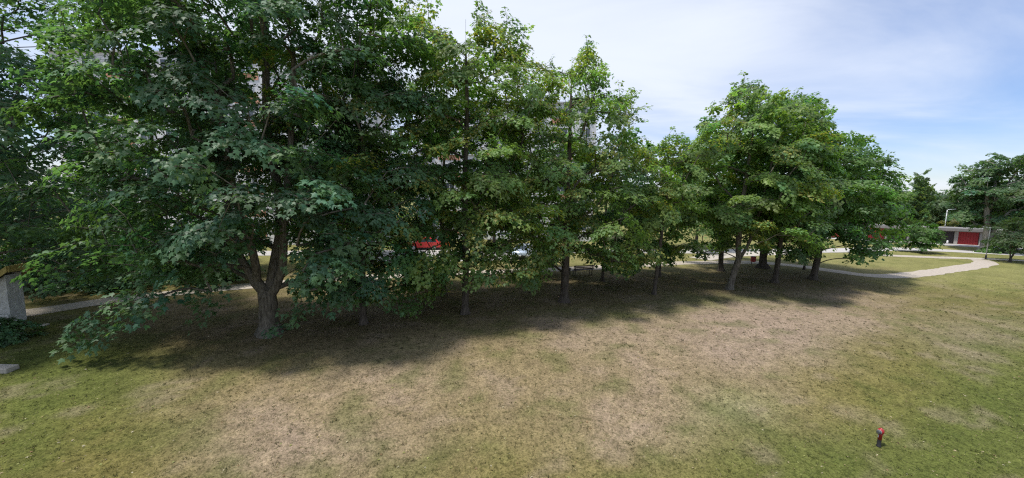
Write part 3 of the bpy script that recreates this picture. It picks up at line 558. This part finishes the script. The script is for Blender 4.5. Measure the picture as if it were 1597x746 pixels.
# ================================================================== GRASS AND LITTER
grng = np.random.default_rng(77)
def path_dist(x, y):
    d = np.full(x.shape, 99.)
    for k in range(0, len(PC), 2): d = np.minimum(d, np.hypot(x - PC[k, 0], y - PC[k, 1]))
    return d
def ground_full(x, y):
    return ground_z(x, y) + (fbm(x * .7, y * .7, 3, 21) - .5) * 0.10 * smooth(21, 17, y + 0.25 * np.minimum(x, 0) * -1 * 0.6) * smooth(2, 6, y)
def scatter(N, pw):
    v = grng.random(N); yy = 6.2 * (34 / 6.2) ** (v ** pw); xx = (grng.random(N) * 2 - 1) * (yy * 1.42 + 1.5)
    m = np.ones(N, bool)
    far_ = yy > 15
    m[far_] = path_dist(xx[far_], yy[far_]) > 1.65
    return xx[m], yy[m]
gmat = leaf_mat('grass_blades', .25, .6, .25)
def blades(name, N, h0, h1, w, lay, tintf, kind_label, cat, pw=1.0, tuft=1, spread=.05):
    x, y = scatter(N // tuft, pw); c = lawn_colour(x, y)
    x = np.repeat(x, tuft); y = np.repeat(y, tuft); c = np.repeat(c, tuft, 0); n_ = len(x)
    x = x + grng.normal(0, spread, n_); y = y + grng.normal(0, spread, n_); z = ground_full(x, y)
    a = grng.random(n_) * 2 * np.pi; h = h0 + (h1 - h0) * grng.random(n_); ly = np.clip(grng.normal(lay, .35, n_), .05, 1.4)
    d = np.stack([np.cos(a) * np.sin(ly), np.sin(a) * np.sin(ly), np.cos(ly)], -1); sd_ = np.stack([-np.sin(a), np.cos(a), np.zeros(n_)], -1)
    p = np.stack([x, y, z - .004], -1); ww = w * (.7 + .6 * grng.random(n_))[:, None] * np.clip(y / 11, .8, 2.2)[:, None]
    V = np.stack([p - sd_ * ww, p + sd_ * ww, p + d * h[:, None]], 1).reshape(-1, 3); Fc = np.arange(3 * n_).reshape(-1, 3)
    ob = obj(name, np_mesh(name, V, Fc, np.repeat(tintf(c, n_) * (.55 + .75 * smooth(.36, .60, fbm(x * 9, y * 9, 2, 31)))[:, None], 3, 0)), gmat); return tag(ob, kind_label, cat, kind='stuff')
def t_lawn(c, n_):
    g = grng.random((n_, 1)); straw = np.array([.40, .33, .19]); out = c * (.65 + .75 * grng.random((n_, 1))) * 1.08
    out = np.where(g < .14, straw * (.6 + .6 * grng.random((n_, 1))) * (.5 + c.mean(1, keepdims=True) * 2.6), out); return np.clip(out, .01, .6)
def t_green(c, n_):
    return np.clip(np.array([.055, .068, .022]) * (.6 + .8 * grng.random((n_, 1))) * .65 + c * .22, .01, .5)
blades('lawn_grass', 190000, .025, .06, .006, .95, t_lawn, 'short dry summer grass covering the lawn', 'grass')
blades('grass_tufts', 100000, .03, .085, .006, .6, t_green, 'small green tufts dotted through the dry lawn', 'grass', tuft=11, spread=.035)
def litter(name, N, s0, s1, cols, label):
    x, y = scatter(N, .9); n_ = len(x); z = ground_full(x, y) + .02
    nor = unit(np.array([0, 0, 1.]) + grng.normal(0, .3, (n_, 3))); tip = grng.normal(0, 1, (n_, 3)); cc = np.array(cols)[grng.integers(0, len(cols), n_)] * (.7 + .5 * grng.random((n_, 1)))
    ob = obj(name, leaves_mesh(name, np.stack([x, y, z], -1), nor, tip, s0 + (s1 - s0) * grng.random(n_) ** 2, cc, 4), gmat); return tag(ob, label, 'leaves', kind='stuff')
litter('fallen_leaves', 4200, .035, .10, [(.36, .30, .18), (.32, .26, .13), (.40, .36, .24), (.22, .15, .08), (.25, .26, .09)], 'dry fallen leaves scattered over the lawn')

# ================================================================== FIRE HYDRANT
red = mat('hydrant_red', (.32, .02, .025), .4, var=.2, scale=14, spec=.5); blk = mat('hydrant_black', (.018, .018, .02), .5, var=.3, scale=14); gry = mat('hydrant_grey', (.17, .18, .19), .45, var=.2); wht = mat('white_paint', (.75, .74, .72), .5, var=.06)
hb = P(1370, 696); hy = empty('fire_hydrant', hb, R(-20)); hy.rotation_euler = (0, R(1.5), R(-20))
tag(hy, 'small red and black fire hydrant standing alone in the lawn', 'hydrant')
MB().lathe([(.066, -.03), (.066, .02), (.054, .035), (.052, .235), (.052, .24)], 20).build('lower_pipe', blk, hy)
MB().lathe([(.054, .24), (.054, .40), (.060, .405), (.060, .425), (.052, .43), (.052, .44)], 20).build('barrel', red, hy)
MB().box((-.056, -.012, .35), (.006, .045, .075), .002).build('number_plate', wht, hy)
hd_ = MB().lathe([(.055, .44), (.075, .455), (.085, .49), (.085, .535), (.07, .58), (.045, .60), (.02, .605), (.02, .63), (.0, .631)], 20).build('head', red, hy)
MB().tube([(-.05, -.04, .515), (-.09, -.075, .505), (-.108, -.088, .50), (-.114, -.092, .50)], [.062, .060, .058, .04], 16).build('outlet_cap', mat('cap_dark_grey', (.06, .065, .07), .5, var=.2), hd_)
MB().tube([(-.062, -.050, .512), (-.068, -.055, .511)], [.068, .068], 18).build('outlet_ring', mat('ring_grey', (.45, .45, .45), .5), hd_)
MB().tube([(.05, .05, .50), (.095, .085, .495)], [.042, .038], 14).build('outlet_cap', red, hd_)

# ================================================================== SHELTER AND SLABS ON THE LEFT
conc = mat('rough_white_render', (.52, .52, .50), .9, var=.3, scale=5, bump=.02); yel = mat('yellow_painted_board', (.42, .33, .11), .6, var=.25, scale=7); slabm = mat('weathered_concrete', (.33, .31, .27), .9, var=.25, scale=7, bump=.01)
sb = P(15, 505); sh = empty('shelter', (sb[0], sb[1], sb[2]), R(6)); tag(sh, 'white rendered shelter with a sloping yellow roof beside the footpath', 'shelter')
for y0 in (.0,): MB().prism([(-1.5, -.1), (.08, -.1), (.08, 2.52), (-1.5, 1.38)], y0, y0 + .7, 'Y').build('wall', conc, sh)
MB().box((-1.6, .35, .62), (.18, .9, 1.44), .02).build('wall', conc, sh)
MB().box((-.72, -.09, .22), (1.75, .16, .60), .04).build('plinth', conc, sh)
rf_ = MB(); rf_.prism([(-1.9, 1.22), (.45, 2.91), (.45, 2.99), (-1.9, 1.30)], -.25, .9, 'Y'); roof_o = rf_.build('roof', mat('grey_roof_felt', (.2, .2, .19), .9, var=.2), sh)
for y0 in (-.30, .904): MB().prism([(-1.9, 1.02), (.50, 2.74), (.50, 3.04), (-1.9, 1.33)], y0, y0 + .046, 'Y').build('fascia_board', yel, roof_o)
MB().box((.53, .325, 2.88), (.05, 1.16, .32), .004).build('fascia_board', yel, roof_o)
q = P(4, 578); tag(MB().box((0, 0, .06), (.85, .42, .22), .03, rx=R(2)).build('concrete_slab', slabm), 'thick pale concrete slab lying in grass away from the shelter', 'slab').location = q
q = P(66, 508); o_ = MB().box((0, 0, .02), (.42, .30, .08), .02, rz=.3).build('paving_slab', slabm); o_.location = q; tag(o_, 'small flat paving slab in the grass beside the footpath', 'slab')

# ================================================================== BENCH, BINS
wood = mat('dark_bench_wood', (.05, .035, .028), .6, var=.3, scale=9); iron = mat('dark_iron', (.03, .03, .032), .5, var=.2, scale=9)
e0, e1 = P(893, 430.5), P(927, 428.5); bc = (e0 + e1) / 2; rz = math.atan2(e1[1] - e0[1], e1[0] - e0[0])
be = empty('park_bench', bc, rz); tag(be, 'dark slatted park bench at the edge of the footpath', 'bench')
Lb = 2.1
for k in range(3): MB().box((0, .10 + k * .14, .45), (Lb, .11, .04), .006).build('seat_slat', wood, be)
for k in range(3): MB().box((0, -.03 - k * .025, .60 + k * .13), (Lb, .035, .10), .006, rx=R(-10)).build('back_slat', wood, be)
for s in (-1, 1):
    MB().box((s * .85, .02, .215), (.06, .06, .43), .004).build('leg', iron, be); MB().box((s * .85, .40, .215), (.06, .06, .43), .004).build('leg', iron, be)
    MB().tube([(s * .85, .0, .42), (s * .85, -.02, .58), (s * .85, -.062, .94)], .022, 8).build('back_support', iron, be)
    MB().box((s * .85, .21, .405), (.05, .44, .04), .004).build('seat_rail', iron, be)
def bin_(px, py, body, label):
    b0 = P(px, py); e = empty('litter_bin', b0, .15); tag(e, label, 'bin')
    MB().tube([(0, 0, -.05), (0, 0, .95)], .035, 10).build('post', iron, e)
    MB().box((0, -.19, .62), (.40, .30, .55), .03, top=(1.08, 1.08)).build('body', body, e); MB().box((0, -.19, .915), (.46, .36, .04), .01).build('lid', iron, e); return e
bin_(1172, 413, mat('bin_red', (.38, .02, .025), .45, var=.15), 'red litter bin on a post beside the footpath')
bin_(884, 434, mat('bin_dark', (.04, .035, .03), .6, var=.2), 'dark litter bin behind the straight maple trunk near the bench')

# ================================================================== LAMPS
steel = mat('galvanised_steel', (.58, .60, .62), .5, .15, var=.1, scale=12)
lb = P(1537, 404.5); la = empty('park_lamp', lb, 0); tag(la, 'slim grey park lamp with a short arm beside the curving path', 'lamp')
MB().tube([(0, 0, -.1), (0, 0, .52), (0, 0, .54)], [.085, .085, .05], 12).build('base_sleeve', blk, la)
MB().tube([(0, 0, .54), (0, 0, 3.9), (-.05, 0, 4.02)], [.055, .042, .042], 12).build('pole', steel, la)
MB().box((-.42, 0, 4.06), (.86, .22, .08), .02, ry=R(4)).build('lamp_head', steel, la)
tb = at_depth(1477, 78); sl = empty('street_lamp', tb, 0); tag(sl, 'thin pale street lamp rising behind the garage roof', 'lamp')
MB().tube([(0, 0, -.1), (0, 0, 5.6), (.25, 0, 5.75), (1.7, 0, 5.8)], [.08, .06, .05, .045], 10).build('pole', steel, sl)
MB().box((1.9, 0, 5.8), (.9, .28, .12), .03).build('lamp_head', steel, sl)

# ================================================================== GARAGES
g0 = P(1403, 376)[:2]; g1 = P(1520, 382.5)[:2]; gd = (g1 - g0) / np.linalg.norm(g1 - g0); gang = math.atan2(gd[1], gd[0])
gwall = mat('garage_wall', (.36, .335, .31), .9, var=.15, scale=3); groof = mat('garage_roof', (.20, .19, .185), .85, var=.2, scale=2); gred = mat('garage_red', (.33, .022, .025), .55, var=.12, scale=3); gblk = mat('garage_dark', (.035, .026, .03), .5, var=.2, scale=3)
MODW = 2.95
red_c = P(1507.5, 382)[:2]; s_red = float((red_c - g0) @ gd)
perp = np.array([-gd[1], gd[0]])
dcol = {0: gred, -1: gblk, -4: gred, 1: gblk, 2: gred, -2: gblk, -3: gblk, -5: gblk, -6: gred, -7: gblk, 3: gblk}
glab = {0: 'garage with a bright red door by the massive tree', -1: 'garage with a dark door next to the red one', -2: 'garage with a dark door behind the young light green tree', -3: 'dark-doored garage partly behind the young light green tree', -4: 'garage with a dull red door at the edge of the maple row',
        1: 'garage hidden by the thick pale trunk', 2: 'red-doored garage past the thick pale trunk', 3: 'dark-doored garage at the end past the low round tree', -5: 'dark-doored garage behind the rounded maple', -6: 'red-doored garage behind the rounded maple', -7: 'dark-doored garage at the far end behind the maples'}
for k in range(-7, 4):
    cxy = g0 + gd * (s_red + k * MODW); e = empty('garage', (cxy[0], cxy[1], 0), gang); tag(e, glab[k], 'garage', 'row of garages')
    hw = MODW / 2 - .004
    MB().box((-hw + .22, .15, 1.15), (.44, .30, 2.36)).build('pier', gwall, e); MB().box((hw - .0, 2.9, 1.15), (.008, 5.2, 2.3)).build('side_wall', gwall, e)
    MB().box((0, 5.4, 1.15), (2 * hw - .02, .2, 2.3)).build('back_wall', gwall, e)
    MB().box((.22, .15, 2.24), (2 * hw - .45, .28, .18)).build('lintel', gwall, e)
    MB().box((0, 2.55, 2.62), (2 * hw, 6.3, .16)).build('roof', groof, e); MB().box((0, -.63, 2.52), (2 * hw, .06, .46)).build('fascia', groof, e)
    dm = MB()
    for j in range(8): dm.box((.22 - 1.2 + .15 + j * .30, .18, 1.06), (.285, .05, 2.16), .008)
    d_ = dm.build('door', dcol[k], e); MB().box((.22, .145, 1.0), (.14, .03, .03), .005).build('handle', steel, d_)
strip('garage_apron', [g0 - gd * 22 - perp * 2.4, g0 - perp * 2.4, g1 - perp * 2.4, g1 + gd * 14 - perp * 2.4], 4.6, roadm, .024, seed=8, wob=.05)
wp = P(1477, 381); MB_ = MB().lathe([(.12, -.05), (.12, .55), (.09, .62), (.0, .65)], 14).build('bollard', wht); MB_.location = wp; tag(MB_, 'short white bollard before the dark garage door', 'bollard')

# ================================================================== CARS
tyre = mat('tyre_rubber', (.02, .02, .021), .8); rim = mat('alloy_rim', (.5, .5, .52), .3, .8); cglass = mat('car_glass', (.03, .04, .05), .06, spec=.8, var=.05); hlm = mat('headlamp_glass', (.7, .72, .75), .15, spec=.7, var=.05); tlm = mat('tail_lamp', (.4, .02, .02), .2, spec=.6)
def car(loc, rz, paint, label, L=4.1, Hh=1.48):
    e = empty('parked_car', loc, rz); tag(e, label, 'car', 'cars parked beyond the maples'); W = 1.74
    prof = [(-.5, .32), (-.5, .58), (-.485, .80), (-.455, .92), (-.37, .945), (-.24, .985), (.40, 1.0), (.475, .93), (.50, .70), (.495, .36)]   # lower body: x/L, z
    cab = [(-.255, .97), (-.09, 1.40), (.0, Hh), (.22, Hh - .01), (.36, 1.38), (.455, .97)]
    bm = bmesh.new()
    def loft(poly, widths):
        rings = []
        for (yy, inset) in widths:
            cxm = sum(p[0] for p in poly) / len(poly); rings.append([bm.verts.new(((cxm + (p[0] - cxm) * (1 - inset)) * L, yy, p[1] - inset * .25 * (p[1] - .6))) for p in poly])
        for a, b_ in zip(rings, rings[1:]):
            for k in range(len(poly)): f = bm.faces.new((a[k], a[(k + 1) % len(poly)], b_[(k + 1) % len(poly)], b_[k])); f.smooth = True
        bm.faces.new(rings[0]); bm.faces.new(rings[-1][::-1])
    loft(prof, [(-W / 2, .035), (-W / 2 + .07, 0), (W / 2 - .07, 0), (W / 2, .035)])
    bmesh.ops.recalc_face_normals(bm, faces=bm.faces); me = bpy.data.meshes.new('body'); bm.to_mesh(me); bm.free(); body = obj('body', me, paint, e)
    bm = bmesh.new()
    A = []
    for s in (-1, 1): A.append([bm.verts.new((p[0] * L, s * (W / 2 - .06 - (p[1] - .97) * .34), p[1])) for p in cab])
    for k in range(len(cab)): bm.faces.new((A[0][k], A[0][(k + 1) % len(cab)], A[1][(k + 1) % len(cab)], A[1][k]))
    bm.faces.new(A[0]); bm.faces.new(A[1][::-1]); bmesh.ops.recalc_face_normals(bm, faces=bm.faces); bmesh.ops.bevel(bm, geom=bm.edges[:], offset=.03, segments=2, affect='EDGES')
    me = bpy.data.meshes.new('cabin'); bm.to_mesh(me); bm.free(); cabin = obj('cabin', me, paint, e)
    def pane(pts, name):
        m = MB(); vs2 = [m.bm.verts.new(p) for p in pts]; f = m.bm.faces.new(vs2); r = bmesh.ops.extrude_face_region(m.bm, geom=[f]); nrm = f.normal.copy(); f.normal_update()
        cen = Vector((0.06 * L, 0, 1.1)); dirv = (sum((Vector(p) for p in pts), Vector()) / len(pts) - cen); dirv = Vector((dirv.x * .3, dirv.y, dirv.z * .3)) if name == 'side_window' else Vector((dirv.x, 0, abs(dirv.x) * .7)); dirv.normalize()
        bmesh.ops.translate(m.bm, verts=[g for g in r['geom'] if isinstance(g, bmesh.types.BMVert)], vec=dirv * .022); return m.build(name, cglass, cabin)
    for s in (-1, 1):
        yb = lambda z: s * (W / 2 - .06 - (z - .97) * .34)
        pane([(-.20 * L, yb(1.0), 1.0), (-.075 * L, yb(1.37), 1.37), (.055 * L, yb(1.42), 1.42), (.055 * L, yb(1.0), 1.0)], 'side_window')
        pane([(.075 * L, yb(1.0), 1.0), (.075 * L, yb(1.42), 1.42), (.22 * L, yb(1.41), 1.41), (.33 * L, yb(1.33), 1.33), (.39 * L, yb(1.0), 1.0)], 'side_window')
        for xx in (-.31 * L, .30 * L):
            w = MB().tube([(xx, s * (W / 2 - .17), .31), (xx, s * (W / 2 - .16), .31), (xx, s * (W / 2 + .0), .31), (xx, s * (W / 2 + .012), .31)], [.29, .31, .31, .285], 22).build('wheel', tyre, e)
            MB().tube([(xx, s * (W / 2 + .006), .31), (xx, s * (W / 2 + .022), .31), (xx, s * (W / 2 + .026), .31)], [.20, .19, .06], 18).build('rim', rim, w)
        MB().box((-.462 * L, s * .62, .74), (.10, .34, .15), .03, rz=s * R(12)).build('headlight', hlm, e); MB().box((.482 * L, s * .70, .82), (.08, .24, .22), .03).build('tail_light', tlm, e)
        MB().box((-.20 * L, s * (W / 2 + .07), 1.02), (.10, .18, .12), .03).build('wing_mirror', paint, e)
    a0, a1 = .045, .12
    pane([(-.235 * L, -.70, 1.02), (-.235 * L, .70, 1.02), (-.10 * L, .58, 1.375), (-.10 * L, -.58, 1.375)], 'windscreen')
    pane([(.445 * L, -.66, 1.02), (.445 * L, .66, 1.02), (.372 * L, .56, 1.33), (.372 * L, -.56, 1.33)], 'rear_window')
    MB().box((0, 0, .27), (L * .96, W * .92, .16), .03).build('sill', blk, e); MB().box((-.50 * L, 0, .42), (.06, W * .86, .16), .03).build('bumper', blk, e); MB().box((.50 * L, 0, .42), (.06, W * .86, .16), .03).build('bumper', blk, e)
    MB().box((-.535 * L, 0, .47), (.02, .50, .11), .004).build('number_plate', wht, e)
    return e
def paintm(name, c, metal=0.0): return mat(name, c, .32, metal, var=.03, spec=.5, coat=.6)
car(P(662, 389), R(8), paintm('red_paint', (.55, .02, .018)), 'red hatchback parked beyond the maples')
car(P(780, 376), R(4), paintm('white_paint_car', (.72, .74, .78)), 'white hatchback parked further back on the road')
car(P(816, 401), R(75), paintm('silver_paint', (.42, .50, .60), .3), 'silver blue hatchback parked nose towards the footpath')
ob_ = P(697, 386); oc = empty('clothes_container', ob_, .1); tag(oc, 'orange collection container beside the red hatchback', 'container'); orm = mat('orange_paint', (.55, .12, .035), .5, var=.12)
MB().box((0, 0, .72), (.95, .85, 1.44), .05).build('body', orm, oc); MB().box((0, 0, 1.50), (1.02, .92, .12), .03).build('lid', orm, oc); MB().box((0, -.44, 1.15), (.6, .03, .24), .01).build('chute', blk, oc)

# ================================================================== APARTMENT BLOCKS
aw = mat('pale_facade', (.66, .65, .66), .9, var=.06, scale=1); asal = mat('salmon_panel', (.60, .30, .20), .9, var=.08, scale=1); wfr = mat('window_frame_white', (.72, .72, .72), .5, var=.05); wgl = mat('window_glass', (.06, .075, .09), .08, spec=.7, var=.2, scale=.5); agr = mat('grey_cornice', (.4, .4, .4), .9)
def block(x0, x1, Yf, floors, label, dep=11, fh=2.85, rz=0.0, salmon=(1, 4)):
    W = x1 - x0; H = floors * fh + .9; e = empty('apartment_block', ((x0 + x1) / 2, Yf, 0), rz); tag(e, label, 'building', 'apartment blocks behind the maples')
    MB().box((0, dep / 2, H / 2 - .2), (W, dep, H + .4)).build('wall', aw, e); MB().box((0, dep / 2, H + .12), (W + .5, dep + .5, .24)).build('roof', agr, e)
    nb = int(W // 3.1); bw = W / nb
    frame_me = glass_me = sill_me = None
    for f in range(floors):
        zc = .9 + f * fh + 1.45
        for k in range(nb):
            xc = -W / 2 + bw * (k + .5)
            if frame_me is None:
                m = MB(); m.box((0, 0, .72), (1.66, .10, .07)); m.box((0, 0, -.72), (1.66, .10, .07)); m.box((-.795, 0, 0), (.07, .10, 1.36)); m.box((.795, 0, 0), (.07, .10, 1.36)); m.box((.05, 0, 0), (.06, .09, 1.36))
                wo_ = m.build('window', wfr, e); frame_me = wo_.data; g_ = MB().box((0, 0, 0), (1.56, .03, 1.42)).build('pane', wgl, wo_); glass_me = g_.data
                s_ = MB().box((0, -.08, -.79), (1.8, .22, .05)).build('sill', agr, wo_); sill_me = s_.data
            else:
                wo_ = link(bpy.data.objects.new('window', frame_me), e); link(bpy.data.objects.new('pane', glass_me), wo_); link(bpy.data.objects.new('sill', sill_me), wo_)
            wo_.location = (xc, -.045, zc)
            for s__ in wo_.children:
                if s__.name.startswith('pane'): s__.location = (0, .012, 0)
    for k in salmon:
        if k < nb:
            for f in range(floors):
                MB().box((-W / 2 + bw * (k + .5), -.03, .9 + f * fh + .28), (bw * .96, .06, .80)).build('parapet_panel', asal, e)
    return e
block(-58, -19, 50, 8, 'tall pale apartment block with salmon panels behind the forked maple', salmon=(2, 7))
block(-15, 12.5, 60, 7, 'pale apartment block with salmon panels behind the bench maples', salmon=(1, 6))
print('objects', len(bpy.data.objects))
